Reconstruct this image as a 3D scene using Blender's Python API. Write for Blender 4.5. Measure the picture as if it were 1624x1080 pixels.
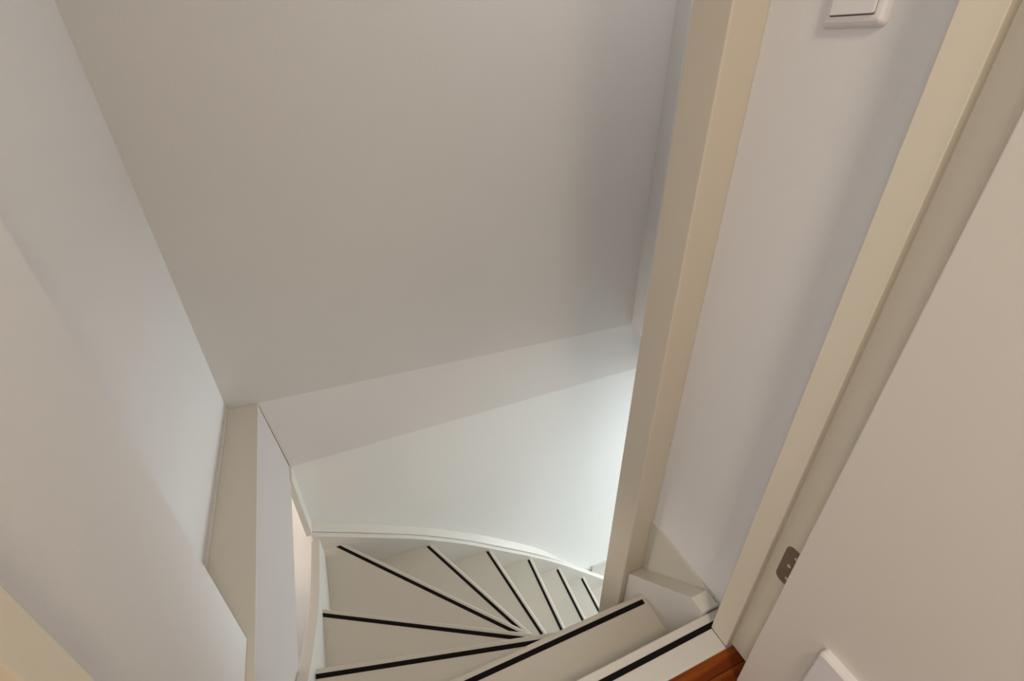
import bpy, bmesh, math
from mathutils import Matrix, Vector

for o in list(bpy.data.objects):
    bpy.data.objects.remove(o)
scene = bpy.context.scene
COL = scene.collection

# ------------------------------------------------------------------ camera
def cam_axes(yaw, pitch, roll):
    F = Vector((math.sin(yaw)*math.cos(pitch), math.cos(yaw)*math.cos(pitch), -math.sin(pitch)))
    R = Vector((math.cos(yaw), -math.sin(yaw), 0))
    U = R.cross(F)
    c, s = math.cos(roll), math.sin(roll)
    return c*R + s*U, -s*R + c*U, F
r_, u_, f_ = cam_axes(math.radians(22.65921806), math.radians(31.74504019), math.radians(-0.68088742))
cam_data = bpy.data.cameras.new('camera')
cam = bpy.data.objects.new('camera', cam_data)
COL.objects.link(cam)
m = Matrix((( r_.x, u_.x, -f_.x, 0.0), (r_.y, u_.y, -f_.y, 0.0), (r_.z, u_.z, -f_.z, 1.1), (0, 0, 0, 1)))
cam.matrix_world = m
cam_data.sensor_width = 36.0
cam_data.lens = 16.7085
cam_data.clip_start = 0.02
scene.camera = cam

# ------------------------------------------------------------------ light and exposure
scene.view_settings.view_transform = 'Standard'
scene.view_settings.look = 'None'
scene.view_settings.gamma = 1.0
scene.view_settings.use_curve_mapping = False
scene.view_settings.exposure = 0.0
world = bpy.data.worlds.new('world'); scene.world = world
world.use_nodes = True
world.node_tree.nodes['Background'].inputs[0].default_value = (0.80, 0.85, 0.90, 1)
world.node_tree.nodes['Background'].inputs[1].default_value = 0.25

def area(name, loc, aim, sx, sy, power, col):
    d = bpy.data.lights.new(name, 'AREA'); d.shape = 'RECTANGLE'; d.size = sx; d.size_y = sy
    d.energy = power; d.color = col
    o = bpy.data.objects.new(name, d); COL.objects.link(o)
    o.location = loc
    o.rotation_euler = (Vector(aim) - Vector(loc)).to_track_quat('-Z', 'Y').to_euler()
    return o
# daylight through the window of the room behind the camera
area('room_window_light', (-0.35, -2.30, 1.45), (0.10, 1.5, 0.9), 1.6, 1.3, 9.0, (0.99, 0.96, 0.92))
area('room_side_fill', (-1.70, -0.55, 1.55), (0.6, 0.1, 0.9), 1.3, 1.2, 18.0, (0.94, 0.96, 1.0))  # added side fill, unseen source; brightens right wall and door frame
# warm ceiling lamp of the room behind the camera
area('room_ceiling_light', (0.16, -0.48, 2.10), (0.25, -0.35, 0.0), 0.22, 0.22, 13.0, (1.0, 0.83, 0.62))
# added fill under the stairwell ceiling, unseen; lifts the upper back wall
area('stairwell_fill', (0.92, 1.05, 2.36), (0.80, 1.3, 0.0), 0.5, 0.5, 6.9, (1.0, 0.98, 0.97))
# daylight on the lower storey, from the window at the foot of the stair
area('lower_window_light', (3.85, 1.02, -1.45), (0.9, 1.15, -2.1), 0.7, 1.3, 79.0, (0.86, 0.95, 1.0))
area('lower_flight_fill', (1.85, 1.08, -0.42), (1.35, 1.12, -2.0), 0.4, 0.4, 2.3, (0.92, 0.97, 1.0))  # added fill lamp hidden behind the post, brightens the lower treads
# lamp of the lower room beside the stair
area('lower_room_light', (-1.50, 1.45, -0.75), (-0.30, 1.56, -0.75), 0.20, 0.5, 17.0, (1.0, 0.88, 0.79))

# ------------------------------------------------------------------ materials
def mat(name, col, rough=0.5, spec=0.4, bump=0.0, bscale=200.0, mottle=0.0, metal=0.0):
    M = bpy.data.materials.new(name); M.use_nodes = True
    nt = M.node_tree; b = nt.nodes['Principled BSDF']
    b.inputs['Base Color'].default_value = (*col, 1)
    b.inputs['Roughness'].default_value = rough
    b.inputs['Specular IOR Level'].default_value = spec
    b.inputs['Metallic'].default_value = metal
    tc = nt.nodes.new('ShaderNodeTexCoord')
    if mottle > 0:
        n = nt.nodes.new('ShaderNodeTexNoise'); n.inputs['Scale'].default_value = 2.3; n.inputs['Detail'].default_value = 4
        nt.links.new(tc.outputs['Object'], n.inputs['Vector'])
        mx = nt.nodes.new('ShaderNodeMix'); mx.data_type = 'RGBA'
        mx.inputs[6].default_value = (*[c*(1-mottle) for c in col], 1)
        mx.inputs[7].default_value = (*[min(1, c*(1+mottle)) for c in col], 1)
        nt.links.new(n.outputs['Fac'], mx.inputs[0]); nt.links.new(mx.outputs[2], b.inputs['Base Color'])
    if bump > 0:
        n2 = nt.nodes.new('ShaderNodeTexNoise'); n2.inputs['Scale'].default_value = bscale; n2.inputs['Detail'].default_value = 3
        nt.links.new(tc.outputs['Object'], n2.inputs['Vector'])
        bp = nt.nodes.new('ShaderNodeBump'); bp.inputs['Strength'].default_value = bump; bp.inputs['Distance'].default_value = 0.002
        nt.links.new(n2.outputs['Fac'], bp.inputs['Height']); nt.links.new(bp.outputs['Normal'], b.inputs['Normal'])
    return M
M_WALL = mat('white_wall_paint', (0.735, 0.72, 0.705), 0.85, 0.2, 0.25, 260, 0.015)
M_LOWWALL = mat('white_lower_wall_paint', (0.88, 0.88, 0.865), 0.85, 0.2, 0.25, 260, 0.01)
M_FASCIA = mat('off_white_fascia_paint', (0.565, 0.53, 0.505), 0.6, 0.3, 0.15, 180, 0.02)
M_UPWALL = mat('shaded_upper_wall_paint', (0.695, 0.675, 0.65), 0.85, 0.2, 0.25, 260, 0.015)  # wall paint darkened to carry the soft shade above the band
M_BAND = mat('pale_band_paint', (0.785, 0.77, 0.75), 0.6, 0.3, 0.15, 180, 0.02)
M_POST = mat('dark_cream_post_paint', (0.62, 0.555, 0.45), 0.42, 0.4, 0.12, 60, 0.03)  # cream, darker than the frame paint
M_CREAM = mat('cream_gloss_paint', (0.74, 0.67, 0.54), 0.42, 0.4, 0.12, 60, 0.02)
M_TREAD = mat('cream_tread_paint', (0.59, 0.55, 0.475), 0.42, 0.4, 0.15, 90, 0.02)
M_STRING = mat('white_string_paint', (0.65, 0.625, 0.575), 0.45, 0.4, 0.12, 90, 0.02)
M_DOOR = mat('off_white_door_paint', (0.70, 0.655, 0.58), 0.45, 0.4, 0.12, 140, 0.015)
M_BLACK = mat('black_anti_slip_strip', (0.006, 0.004, 0.004), 0.9, 0.2, 0.6, 900)
M_PLASTIC = mat('white_plastic', (0.76, 0.73, 0.72), 0.35, 0.5)
M_GAP = mat('shadow_gap_grey', (0.16, 0.13, 0.12), 0.8, 0.1)
M_CRACK = mat('brown_crack_shade', (0.30, 0.23, 0.16), 0.9, 0.1)  # brown stands in for the shade inside the cracks
M_METAL = mat('dull_bronze_metal', (0.22, 0.165, 0.115), 0.5, 0.5, 0.3, 300, 0.06, 0.35)
M_SCREW = mat('bright_screw_metal', (0.62, 0.60, 0.56), 0.35, 0.5, metal=0.5)
M_CEIL = mat('ceiling_white', (0.80, 0.79, 0.77), 0.9, 0.2)

def wood():
    M = bpy.data.materials.new('red_brown_plank_floor'); M.use_nodes = True
    nt = M.node_tree; b = nt.nodes['Principled BSDF']; b.inputs['Roughness'].default_value = 0.5; b.inputs['Specular IOR Level'].default_value = 0.2
    tc = nt.nodes.new('ShaderNodeTexCoord')
    mp = nt.nodes.new('ShaderNodeMapping'); mp.inputs['Scale'].default_value = (3, 70, 1)
    mp.inputs['Rotation'].default_value = (0, 0, math.radians(7))
    n = nt.nodes.new('ShaderNodeTexNoise'); n.inputs['Scale'].default_value = 1.0; n.inputs['Detail'].default_value = 6
    nt.links.new(tc.outputs['Object'], mp.inputs[0]); nt.links.new(mp.outputs[0], n.inputs['Vector'])
    cr = nt.nodes.new('ShaderNodeValToRGB')
    cr.color_ramp.elements[0].position = 0.35; cr.color_ramp.elements[0].color = (0.15, 0.024, 0.002, 1)
    cr.color_ramp.elements[1].position = 0.68; cr.color_ramp.elements[1].color = (0.30, 0.078, 0.005, 1)
    nt.links.new(n.outputs['Fac'], cr.inputs[0])
    br = nt.nodes.new('ShaderNodeTexBrick'); br.inputs['Scale'].default_value = 1.0
    br.inputs['Brick Width'].default_value = 2.6; br.inputs['Row Height'].default_value = 0.09
    br.inputs['Mortar Size'].default_value = 0.0012
    br.inputs['Color1'].default_value = (1, 1, 1, 1); br.inputs['Color2'].default_value = (0.8, 0.75, 0.7, 1); br.inputs['Mortar'].default_value = (0.25, 0.2, 0.2, 1)
    nt.links.new(tc.outputs['Object'], br.inputs['Vector'])
    mx = nt.nodes.new('ShaderNodeMix'); mx.data_type = 'RGBA'; mx.blend_type = 'MULTIPLY'; mx.inputs[0].default_value = 1
    nt.links.new(cr.outputs[0], mx.inputs[6]); nt.links.new(br.outputs[0], mx.inputs[7])
    nt.links.new(mx.outputs[2], b.inputs['Base Color'])
    return M
M_WOOD = wood()

# ------------------------------------------------------------------ helpers
def add_hexa(bm, bot, top):
    """solid from a bottom ring and a top ring of equal length"""
    vb = [bm.verts.new(p) for p in bot]; vt = [bm.verts.new(p) for p in top]
    n = len(bot)
    bm.faces.new(vb[::-1]); bm.faces.new(vt)
    for i in range(n):
        bm.faces.new((vb[i], vb[(i+1) % n], vt[(i+1) % n], vt[i]))
def add_prism(bm, poly, z0, z1):

    add_hexa(bm, [(x, y, z0) for x, y in poly], [(x, y, z1) for x, y in poly])
def add_box(bm, x0, x1, y0, y1, z0, z1):
    add_prism(bm, [(x0, y0), (x1, y0), (x1, y1), (x0, y1)], z0, z1)
def obj(name, bm, mt, parent=None, bevel=0.0, smooth=False):
    bmesh.ops.recalc_face_normals(bm, faces=bm.faces)
    me = bpy.data.meshes.new(name); bm.to_mesh(me); bm.free()
    me.materials.append(mt)
    o = bpy.data.objects.new(name, me); COL.objects.link(o)
    if parent: o.parent = parent
    if smooth:
        for p in me.polygons: p.use_smooth = True
    if bevel > 0:
        b = o.modifiers.new('bevel', 'BEVEL'); b.width = bevel; b.segments = 3; b.limit_method = 'ANGLE'; b.angle_limit = math.radians(35)
        b.harden_normals = False
    return o
def box(name, x0, x1, y0, y1, z0, z1, mt, parent=None, bevel=0.0):
    bm = bmesh.new(); add_box(bm, x0, x1, y0, y1, z0, z1); return obj(name, bm, mt, parent, bevel)
def empty(name, parent=None, loc=(0, 0, 0)):
    o = bpy.data.objects.new(name, None); COL.objects.link(o); o.location = loc
    if parent: o.parent = parent
    return o
def tag(o, label, cat, kind=None, group=None):
    o['label'] = label; o['category'] = cat
    if kind: o['kind'] = kind
    if group: o['group'] = group
    return o
def struct(o, label, cat): return tag(o, label, cat, 'structure')

R = 0.198                                   # rise of one step
def ywall(x): return 1.590 - 0.050*x       # lower back wall (slightly out of square)
def yup(x): return 1.603 - 0.0433*x         # upper back wall

# ------------------------------------------------------------------ room shell
CZ = 2.42
def back_slab(name, x0, x1, z0, z1, yf, mt, th=0.12):
    bm = bmesh.new(); add_prism(bm, [(x0, yf(x0)), (x1, yf(x1)), (x1, yf(x1)+th), (x0, yf(x0)+th)], z0, z1)
    return obj(name, bm, mt)
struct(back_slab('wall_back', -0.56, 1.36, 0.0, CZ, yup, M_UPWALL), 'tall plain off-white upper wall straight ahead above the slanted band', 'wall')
def zb(x): return -.329 + (x+.31)*.0513
bm = bmesh.new()                            # band of the floor edge under the upper wall
NB = 24
bx_ = [-0.56 + 4.56*i/NB for i in range(NB+1)]
rows = []
for x in bx_:
    rows.append([bm.verts.new((x, ywall(x)-.0015, zb(x))), bm.verts.new((x, yup(x)+.12, zb(x))), bm.verts.new((x, yup(x)+.12, 0)), bm.verts.new((x, yup(x), 0))])
for q0, q1 in zip(rows, rows[1:]):
    for i in range(4): bm.faces.new((q0[i], q0[(i+1) % 4], q1[(i+1) % 4], q1[i]))
bm.faces.new(rows[0]); bm.faces.new(rows[-1][::-1])
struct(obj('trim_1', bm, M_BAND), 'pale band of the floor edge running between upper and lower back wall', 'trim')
bm = bmesh.new()

add_hexa(bm, [(-2.2, ywall(-2.2), -2.9), (4.0, ywall(4.0), -2.9), (4.0, 1.85, -2.9), (-2.2, 1.85, -2.9)],
             [(-2.2, ywall(-2.2), zb(-2.2)), (4.0, ywall(4.0), zb(4.0)), (4.0, 1.85, zb(4.0)), (-2.2, 1.85, zb(-2.2))])
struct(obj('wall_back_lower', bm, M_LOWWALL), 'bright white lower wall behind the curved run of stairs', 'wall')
struct(box('wall_left', -0.56, -0.437, 0.729, 1.74, 0.0, CZ, M_WALL), 'pale left wall of the stairwell, set back behind the ledge', 'wall')
struct(box('wall_left_near', -0.56, -0.333, 0.347, 0.729, 0.0, CZ, M_WALL), 'near left wall ending in a sharp vertical corner beside the doorway', 'wall')
bm = bmesh.new()
add_hexa(bm, [(1.219, 1.444, 0), (1.36, 1.444, 0), (1.36, 1.56, 0), (1.247, yup(1.247), 0)],
             [(1.219, 1.444, CZ), (1.36, 1.444, CZ), (1.36, 1.56, CZ), (1.247, yup(1.247), CZ)])
add_hexa(bm, [(1.219, .70, 0), (1.36, .70, 0), (1.36, 1.444, 0), (1.219, 1.444, 0)],
             [(1.219, .70, CZ), (1.36, .70, CZ), (1.36, 1.444, CZ), (1.219, 1.444, CZ)])
struct(obj('wall_right_far', bm, M_WALL), 'far right wall of the stairwell seen as a sliver left of the post', 'wall')
bm = bmesh.new()
add_box(bm, .667, .80, .3495, .705, .012, CZ)
add_box(bm, .80, 1.36, .60, .705, .0, CZ)
struct(obj('wall_right', bm, M_WALL), 'narrow right wall between post and door frame carrying the light switch', 'wall')
bm = bmesh.new(); add_box(bm, -0.6, 3.0, 0.2, 1.8, CZ, CZ+.1); add_box(bm, -1.9, 1.9, -2.6, 0.2, CZ, CZ+.1)
struct(obj('ceiling', bm, M_CEIL), 'white ceiling above stairwell and room', 'ceiling')
# unseen soffit over the lower flight, lowered to shade the left fascia
struct(box('ceiling_lower', 1.50, 4.0, 0.60, 1.50, -0.30, 0.10, M_CEIL), 'white soffit over the lower flight behind the post', 'ceiling')
# room behind the camera
struct(box('wall_room_left', -1.9, -1.8, -2.6, 0.25, 0, CZ, M_WALL), 'left wall of the room behind the viewer', 'wall')
struct(box('wall_room_right', 1.8, 1.9, -2.6, 0.25, 0, CZ, M_WALL), 'right wall of the room behind the viewer', 'wall')
struct(box('wall_room_back', -1.9, 1.9, -2.7, -2.6, 0, CZ, M_WALL), 'rear wall of the room behind the viewer', 'wall')
bm = bmesh.new(); add_box(bm, -1.9, -.333, .25, .345, 0, CZ); add_box(bm, .672, 1.9, .25, .345, 0, CZ); add_box(bm, -.333, .672, .25, .345, 2.09, CZ)
struct(obj('wall_doorway', bm, M_WALL), 'wall around the doorway at the head of the stair', 'wall')
struct(box('floor', -1.9, 1.9, -2.6, 0.302, -.05, -.002, M_WOOD), 'red-brown plank floor of the room at the stair head', 'floor')
# lower storey
struct(box('floor_lower', -2.2, 4.0, 0.0, 1.8, -14*R-.1, -14*R, M_STRING), 'pale floor of the storey below', 'floor')
struct(box('wall_lower_left', -2.3, -2.2, 0.0, 1.85, -2.9, -.3, M_LOWWALL), 'left wall of the lower room', 'wall')
struct(box('wall_lower_front', -2.2, -.33, 0.0, 0.05, -2.9, -.36, M_LOWWALL), 'near wall of the lower room', 'wall')
struct(box('wall_lower_right', 3.9, 4.0, 0.6, 1.55, -2.9, 0.0, M_LOWWALL), 'end wall of the lower flight with its window', 'wall')
struct(box('wall_lower_inner', .70, 3.9, .62, .70, -2.9, 0.0, M_LOWWALL), 'white inner wall beside the lower flight', 'wall')

# left ledge: slab edge with beige top board and off-white fascia
bm = bmesh.new()
add_hexa(bm, [(-.56, .10, -.335), (-.300, .10, -.335), (-.3045, 1.55, -.335), (-.3045, ywall(-.3), -.335), (-.56, ywall(-.56), -.335)],
             [(-.56, .10, -.012), (-.306, .10, -.012), (-.336, 1.55, -.012), (-.336, yup(-.336), -.012), (-.56, yup(-.56), -.012)])
add_box(bm, -2.2, -.56, 0.05, 1.60, -.335, -.012)
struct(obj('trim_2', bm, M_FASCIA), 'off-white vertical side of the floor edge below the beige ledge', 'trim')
bm = bmesh.new()
add_hexa(bm, [(-.56, .10, -.012), (-.305, .10, -.012), (-.3355, yup(-.336)-.001, -.012), (-.56, yup(-.56), -.012)],
             [(-.56, .10, 0.0), (-.304, .10, 0.0), (-.3345, yup(-.336)-.001, 0.0), (-.56, yup(-.56), 0.0)])
struct(obj('trim_3', bm, M_TREAD, bevel=.002), 'beige painted ledge board along the left wall', 'trim')
# thin sealant bead along foot of left wall
bm = bmesh.new(); add_box(bm, -.4375, -.4315, .73, 1.605, 0.0, .005)
struct(obj('baseboard_left', bm, M_STRING), 'thin pale sealant bead along the foot of the left wall', 'trim')
# corner batten at left of lower back wall
bm = bmesh.new(); add_box(bm, -.322, -.298, 1.528, ywall(-.3)+.01, -.668, -.325)
struct(obj('trim_4', bm, M_STRING, bevel=.002), 'short upright batten in the corner above the left string', 'trim')
# hairline crack between ledge side and band, its shade drawn as a brown bead
bm = bmesh.new()
add_hexa(bm, [(-.3060, ywall(-.3)-.0035, -.322), (-.3030, ywall(-.3)-.0035, -.322), (-.3030, ywall(-.3), -.322), (-.3060, ywall(-.3), -.322)],
             [(-.3368, yup(-.33)-.0025, -.010), (-.3345, yup(-.33)-.0025, -.010), (-.3345, yup(-.33), -.010), (-.3368, yup(-.33), -.010)])
struct(obj('trim_7', bm, M_CRACK), 'thin crack, its shade painted brown, running down the corner between ledge side and pale band', 'trim')
# fascia board on the right, under the plaster of the right wall
bm = bmesh.new(); add_box(bm, .628, .661, .3768, .3782, -.02, .0035); add_box(bm, .659, .6605, .383, .396, .0, .0132)  # joint cracks as thin strips, shade put into their colour
struct(obj('trim_8', bm, M_CRACK), 'short cracks, their shade painted brown, at the joint of short string and top step', 'trim')
bm2 = bmesh.new(); add_box(bm2, .661, .80, .345, .622, -1.2, .012)
struct(obj('trim_5', bm2, M_TREAD, bevel=.0015), 'cream board under the right wall above the short string', 'trim')
# lower floor skirting glimpsed at foot of the back wall
bm = bmesh.new(); add_prism(bm, [(1.185, ywall(1.185)+.002), (1.185, 1.519), (2.9, 1.433), (2.9, ywall(2.9)+.002)], -1.97, -1.80)
struct(obj('baseboard_back', bm, M_STRING, bevel=.002), 'white skirting at the far end of the lower back wall beside the post', 'baseboard')

# ------------------------------------------------------------------ staircase
stair = tag(empty('winder_staircase', loc=(0, 0, 0)), 'cream painted winding staircase with black anti-slip strips turning down to the right', 'staircase')
NOSE = {1: ((.667, .3765), (-.30, .3755)), 2: ((.6145, .5621), (-.275, .5705)), 3: ((.2822, .6837), (-.2682, .8312)),
        4: ((.0674, .9429), (-.2702, 1.1354)), 5: ((.41, .8666), (-.1788, 1.5242)), 6: ((.4626, .953), (.1916, 1.5201)),
        7: ((.5751, 1.0077), (.4934, 1.4962)), 8: ((.7219, 1.0795), (.73, 1.4903)), 9: ((.9085, 1.1665), (.9187, 1.4815)),
        10: ((1.0906, 1.2873), (1.0989, 1.4689))}
for k in range(11, 15):
    dx = .187*(k-10); NOSE[k] = ((1.0906+dx, 1.2873), (1.0975+dx, 1.4650))
def yin(x): return 1.524 - .042*x       # inner face of the back string
def clip(poly, p, n):
    """keep the part of poly where (q-p).n >= 0"""
    out = []
    for i in range(len(poly)):
        a, b = poly[i], poly[(i+1) % len(poly)]
        da = (a[0]-p[0])*n[0] + (a[1]-p[1])*n[1]; db = (b[0]-p[0])*n[0] + (b[1]-p[1])*n[1]
        if da >= 0: out.append(a)
        if (da >= 0) != (db >= 0):
            t = da/(da-db); out.append((a[0]+(b[0]-a[0])*t, a[1]+(b[1]-a[1])*t))
    return out
def line(k):
    a, b = NOSE[k]; L = math.hypot(b[0]-a[0], b[1]-a[1]); d = ((b[0]-a[0])/L, (b[1]-a[1])/L)
    n = (-d[1], d[0])                        # direction pointing back up the stair
    if n[1] > 0 and k < 6: n = (-n[0], -n[1])
    if k >= 6 and n[0] > 0: n = (-n[0], -n[1])
    return a, d, n
def region(k):
    if k <= 2: return [(-.2715, .30), (.6145, .30), (.6145, .60), (-.2715, .60)]
    if k <= 4: return [(-.2715, .50), (.598, .50), (.598, yin(.598)), (-.2715, yin(-.2715))]
    return [(-.2715, .64), (.5975, .64), (.5975, .7065), (3.0, .7065), (3.0, yin(3.0)), (-.2715, yin(-.2715))]
strip_ends = {1: (-.28, .616), 2: (-.268, .606)}
TT = .038
for k in range(1, 15):
    z = -(k-1)*R
    a, d, n = line(k)
    if k == 1:
        bm = bmesh.new()
        add_prism(bm, [(-.30, .302), (.6165, .302), (.6165, .3495), (.667, .3495), (.667, .3765), (-.30, .3755)], -TT, 0)
        tr = obj('tread', bm, M_STRING, stair, .003)
    else:
        poly = clip(region(k), a, n)
        pa, pd, pn = line(k-1)
        ov = .030
        poly = clip(poly, (pa[0]+pn[0]*ov, pa[1]+pn[1]*ov), (-pn[0], -pn[1]))
        bm = bmesh.new()
        add_prism(bm, poly, z-TT, z)
        wl = bm.edges.layers.float.new('bevel_weight_edge')
        for e in bm.edges:                    # rounded nosing along the top front edge only
            if all(abs((v.co.x-a[0])*n[0] + (v.co.y-a[1])*n[1]) < 1e-4 and abs(v.co.z-z) < 1e-6 for v in e.verts) and e.calc_length() > .1:
                e[wl] = 1.0
        tr = obj('tread', bm, M_TREAD, stair)
        bv = tr.modifiers.new('bevel', 'BEVEL'); bv.limit_method = 'WEIGHT'; bv.width = .012; bv.segments = 5
    # black strip
    off0, w = .0180, .0128
    p0 = (a[0]+n[0]*off0, a[1]+n[1]*off0); p1 = (a[0]+n[0]*(off0+w), a[1]+n[1]*(off0+w))
    BIG = 3.0
    strip = [(p0[0]-d[0]*BIG, p0[1]-d[1]*BIG), (p0[0]+d[0]*BIG, p0[1]+d[1]*BIG), (p1[0]+d[0]*BIG, p1[1]+d[1]*BIG), (p1[0]-d[0]*BIG, p1[1]-d[1]*BIG)]
    if k <= 2:
        x0, x1 = strip_ends[k]
        strip = clip(clip(strip, (x0, 0), (1, 0)), (x1, 0), (-1, 0))
        if k == 1:                            # runs on to the wall in front of the frame
            strip = [(-.28, .345), (.616, .3462), (.6350, .3573), (-.28, .357)]
    elif k <= 4:
        strip = clip(clip(strip, (-.2715, 0), (1, 0)), (.59, 0), (-1, 0))
    else:
        lim = 1.529 if k == 5 else 1.491
        yl = yin(a[0] if k == 10 or k > 10 else NOSE[k][1][0]) - (.004 if k < 8 else .008)
        if k == 5: yl = 1.5285
        strip = clip(strip, (0, .72), (0, 1))
        strip = clip(strip, (0, yl), (-.0, -1))
        strip = clip(strip, (-.2715, 0), (1, 0))
    bm = bmesh.new(); add_prism(bm, strip, z-.003, z+.0012)
    obj('anti_slip_strip', bm, M_BLACK, tr)['label'] = 'black anti-slip strip'
    # riser below this tread's nosing
    q0 = (a[0]+n[0]*.030, a[1]+n[1]*.030); q1 = (a[0]+n[0]*.048, a[1]+n[1]*.048)
    rz = [(q0[0]-d[0]*BIG, q0[1]-d[1]*BIG), (q0[0]+d[0]*BIG, q0[1]+d[1]*BIG), (q1[0]+d[0]*BIG, q1[1]+d[1]*BIG), (q1[0]-d[0]*BIG, q1[1]-d[1]*BIG)]
    rg = region(k) if k < 5 else [(-.2715, .66 if k < 8 else .7055), (3.0, .66 if k < 8 else .7055), (3.0, yin(3.0)), (-.2715, yin(-.2715))]
    for i in range(len(rg)):
        p, q = rg[i], rg[(i+1) % len(rg)]
        nn = (-(q[1]-p[1]), q[0]-p[0])
        rz = clip(rz, p, nn)
    bm = bmesh.new(); add_prism(bm, rz, z-R, z-TT); obj('riser', bm, M_TREAD, stair)

def ribbon(name, pts, depth, mt, parent, bevel=.002):
    """string board: pts = [(inner xy, outer xy, ztop)]; solid hanging 'depth' below the top edge"""
    bm = bmesh.new(); rows = []
    for (xi, yi), (xo, yo), z in pts:
        rows.append([bm.verts.new((xi, yi, z)), bm.verts.new((xo, yo, z)), bm.verts.new((xo, yo, z-depth)), bm.verts.new((xi, yi, z-depth))])
    for r0, r1 in zip(rows, rows[1:]):
        for i in range(4): bm.faces.new((r0[i], r0[(i+1) % 4], r1[(i+1) % 4], r1[i]))
    bm.faces.new(rows[0]); bm.faces.new(rows[-1][::-1])
    return obj(name, bm, mt, parent, bevel)
def spline(P, n=6):
    out = []
    for i in range(len(P)-1):
        p0 = P[max(i-1, 0)]; p1 = P[i]; p2 = P[i+1]; p3 = P[min(i+2, len(P)-1)]
        for j in range(n):
            t = j/n
            out.append(tuple(.5*((2*b)+(c-a)*t+(2*a-5*b+4*c-e)*t*t+(-a+3*b-3*c+e)*t**3) for a, b, c, e in zip(p0, p1, p2, p3)))
    out.append(P[-1]); return out
# left string, curved top
LP = spline([(.35, -.02), (.50, -.10), (.62, -.195), (.749, -.292), (.842, -.360), (.995, -.462), (1.10, -.525), (1.22, -.578), (1.40, -.640), (1.497, -.668)], 4)
ribbon('wall_string', [((-.271, y), (-.304, y), z) for y, z in LP], .42, M_STRING, stair)['label'] = 'left curved string board'
# back string, curved top: string and the wider cover strip against the wall
def prof(P, x):
    for (x0, z0), (x1, z1) in zip(P, P[1:]):
        if x <= x1: return z0 + (z1-z0)*(x-x0)/(x1-x0)
    return P[-1][1]
BI = spline([(-.304, -.684), (-.272, -.7014), (-.146, -.768), (-.044, -.824), (.065, -.883), (.179, -.952), (.3625, -1.080), (.496, -1.188), (.756, -1.404), (.946, -1.583), (1.15, -1.800), (1.5, -2.17), (1.9, -2.58)], 4)
BO = spline([(-.304, -.668), (-.284, -.681), (-.137, -.757), (-.031, -.8145), (.079, -.879), (.226, -.9655), (.384, -1.075), (.520, -1.178), (.784, -1.404), (.957, -1.605), (1.184, -1.853), (1.5, -2.18), (1.9, -2.59)], 4)
XS = [-.304 + (1.9+.304)*i/60 for i in range(61)]
ribbon('wall_string', [((x, yin(x)), (x, yin(x)+.022), prof(BI, x)) for x in XS], .50, M_STRING, stair, .0)['label'] = 'back curved string board'
def ribbon2(name, xs, mt, parent):
    bm = bmesh.new(); rows = []
    for x in xs:
        g = yin(x)+.0235; zi = prof(BI, x); zo = prof(BO, x)
        zi = zi + (zo-zi)*.25
        rows.append([bm.verts.new((x, g, zi+.002)), bm.verts.new((x, ywall(x)-.0005, zo)), bm.verts.new((x, ywall(x)-.0005, zo-.06)), bm.verts.new((x, g, zi-.06))])
    for r0, r1 in zip(rows, rows[1:]):
        for i in range(4): bm.faces.new((r0[i], r0[(i+1) % 4], r1[(i+1) % 4], r1[i]))
    bm.faces.new(rows[0]); bm.faces.new(rows[-1][::-1])
    return obj(name, bm, mt, parent)
ribbon2('string_cover_strip', XS, M_STRING, stair)
# short right string between landing and post
RP = spline([(.376, .0), (.420, -.006), (.440, -.022), (.52, -.105), (.621, -.205)], 4)
ribbon('wall_string', [((.6145, y), (.661, y), z) for y, z in [(.377, .0125), (.414, .0135), (.455, -.031), (.622, -.197)]], .40, M_STRING, stair, .0015)['label'] = 'short right string board'

# post
bm = bmesh.new(); add_box(bm, .598, .6675, .622, .706, -2.7, CZ)
tag(obj('newel_post', bm, M_POST, bevel=.0035), 'tall cream square post rising beside the inner turn of the stair', 'post')
# sealant bead between post and wall
bm = bmesh.new(); add_box(bm, .6645, .668, .6185, .6225, .012, CZ)
struct(obj('trim_6', bm, M_STRING), 'thin pale sealant bead between post and right wall', 'trim')

# ------------------------------------------------------------------ door and frame
door = struct(empty('door_1', loc=(0, 0, 0)), 'off-white door standing open against the right edge, in its cream frame', 'door')
bm = bmesh.new(); add_prism(bm, [(.616, .349), (.616, .305), (.632, .305), (.632, .247), (.672, .247), (.672, .349)], 0, 2.09)
fr = obj('door_frame', bm, M_CREAM, door, .0015); fr['label'] = 'cream frame post on the right'
bm = bmesh.new(); add_prism(bm, [(-.281, .349), (-.281, .306), (-.297, .306), (-.297, .247), (-.333, .247), (-.333, .349)][::-1], 0, 2.09)
fr2 = obj('door_frame', bm, M_CREAM, door, .0015); fr2['label'] = 'cream frame post on the left'
bm = bmesh.new(); add_box(bm, -.333, .672, .305, .349, 2.03, 2.09); add_box(bm, -.333, .672, .247, .305, 2.05, 2.09)
obj('door_frame_head', bm, M_CREAM, door)
leaf = obj('door_leaf', (lambda b: (add_box(b, .585, .623, -.66, .2465, .006, 2.04), b)[1])(bmesh.new()), M_DOOR, door, .002)
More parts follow.
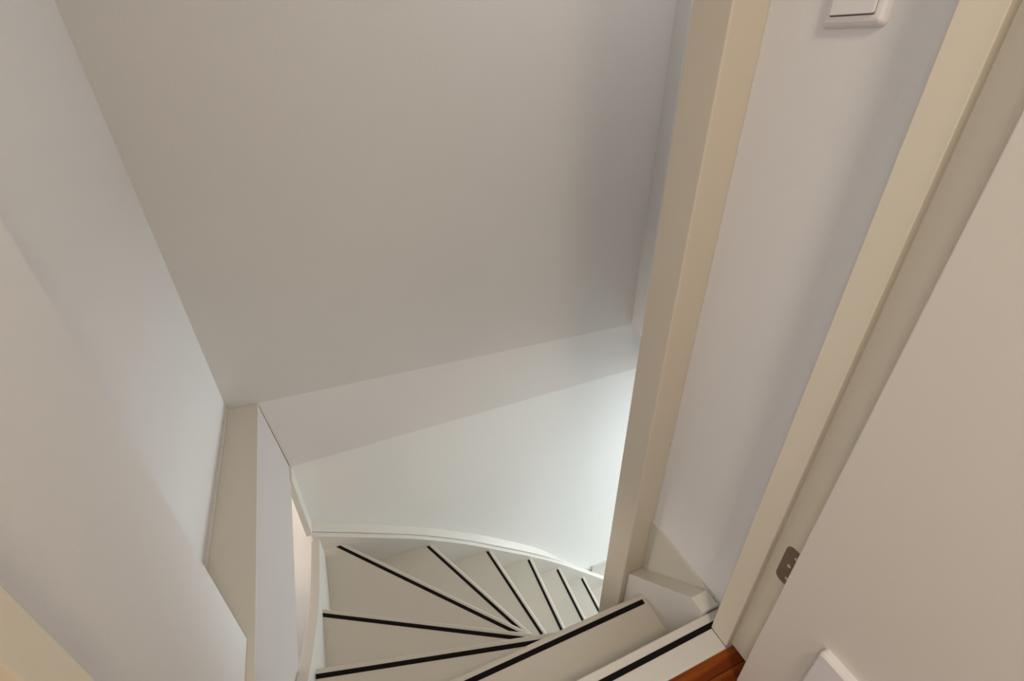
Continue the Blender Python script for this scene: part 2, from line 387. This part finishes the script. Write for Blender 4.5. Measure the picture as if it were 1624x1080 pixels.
# hinge leaf let into the rebate of the frame
def rounded(y0, y1, z0, z1, r, seg=6):
    pts = []
    for cy, cz, a0 in ((y1-r, z1-r, 0), (y0+r, z1-r, 90), (y0+r, z0+r, 180), (y1-r, z0+r, 270)):
        for i in range(seg+1):
            t = math.radians(a0 + 90*i/seg); pts.append((cy+r*math.cos(t), cz+r*math.sin(t)))
    return pts
def plate(bm, pts, x0, x1, sx=1.0):
    add_hexa(bm, [(x0, y, z) for y, z in pts], [(x1, y, z) for y, z in pts])
bm = bmesh.new(); plate(bm, rounded(.236, .2868, .281, .368, .011), .6322, .6306)
hinge = obj('hinge', bm, M_METAL, door); hinge['label'] = 'dull bronze hinge leaf in the frame'
for yy, zz in ((.2716, .3265), (.2660, .2975), (.2655, .3530)):
    bm = bmesh.new()
    pts = [(yy+.0036*math.cos(2*math.pi*i/16), zz+.0036*math.sin(2*math.pi*i/16)) for i in range(16)]
    plate(bm, pts, .6306, .6298)
    s = obj('screw', bm, M_SCREW, hinge)
bm = bmesh.new()
pts = [(.2435+.006*math.cos(2*math.pi*i/16), .6275+.006*math.sin(2*math.pi*i/16)) for i in range(16)]
add_hexa(bm, [(x, y, .285) for y, x in pts], [(x, y, .365) for y, x in pts])
obj('hinge_knuckle', bm, M_METAL, hinge)

# plastic cover low on the door leaf
def lid(bm, y0, y1, z0, z1, r, xs, insets):
    """rounded, domed plate: one ring per (x, inset)"""
    rings = []
    for x, ins in zip(xs, insets):
        rings.append([bm.verts.new((x, y, z)) for y, z in rounded(y0+ins, y1-ins, z0+ins, z1-ins, max(r-ins*.5, .0008))])
    for a, b in zip(rings, rings[1:]):
        for i in range(len(a)): bm.faces.new((a[i], a[(i+1) % len(a)], b[(i+1) % len(b)], b[i]))
    bm.faces.new(rings[0][::-1]); bm.faces.new(rings[-1])
cover = tag(empty('plastic_cover', loc=(.585, .05, .2)), 'white rounded plastic box fixed low on the open door', 'box')
def sub(o, e):
    o.parent = e; o.matrix_parent_inverse = Matrix.Translation(-Vector(e.location)); return o
bm = bmesh.new(); lid(bm, -.06, .158, .09, .309, .007, [.585, .5745, .5725], [0, 0, .0012])
sub(obj('back_box', bm, M_PLASTIC, None), cover)
bm = bmesh.new(); lid(bm, -.058, .1565, .092, .3075, .007, [.5725, .5722, .5705, .5695], [.0020, .0, .0006, .0026])
sub(obj('front_plate', bm, M_PLASTIC, None), cover)

# light switch on right wall
sw = tag(empty('light_switch', loc=(.667, .4855, 1.1560)), 'white square rocker light switch on the right wall at the top edge', 'light switch')
bm = bmesh.new(); 
y0, y1, z0, z1 = .4440, .5270, 1.1150, 1.1980
lid(bm, y0, y1, z0, z1, .006, [.667, .6655, .6610, .6585, .6575], [0, 0, .0030, .0065, .0100])
fp = sub(obj('frame_plate', bm, M_PLASTIC, None), sw)
bm = bmesh.new(); lid(bm, y0+.0125, y1-.0125, z0+.0125, z1-.0125, .002, [.6577, .6573], [0, 0])
sub(obj('shadow_gap', bm, M_GAP, None), sw)
bm = bmesh.new(); lid(bm, y0+.0130, y1-.0130, z0+.0140, z1-.0130, .002, [.6577, .6556, .6548], [0, 0, .0008])
sub(obj('rocker', bm, M_PLASTIC, None), sw)
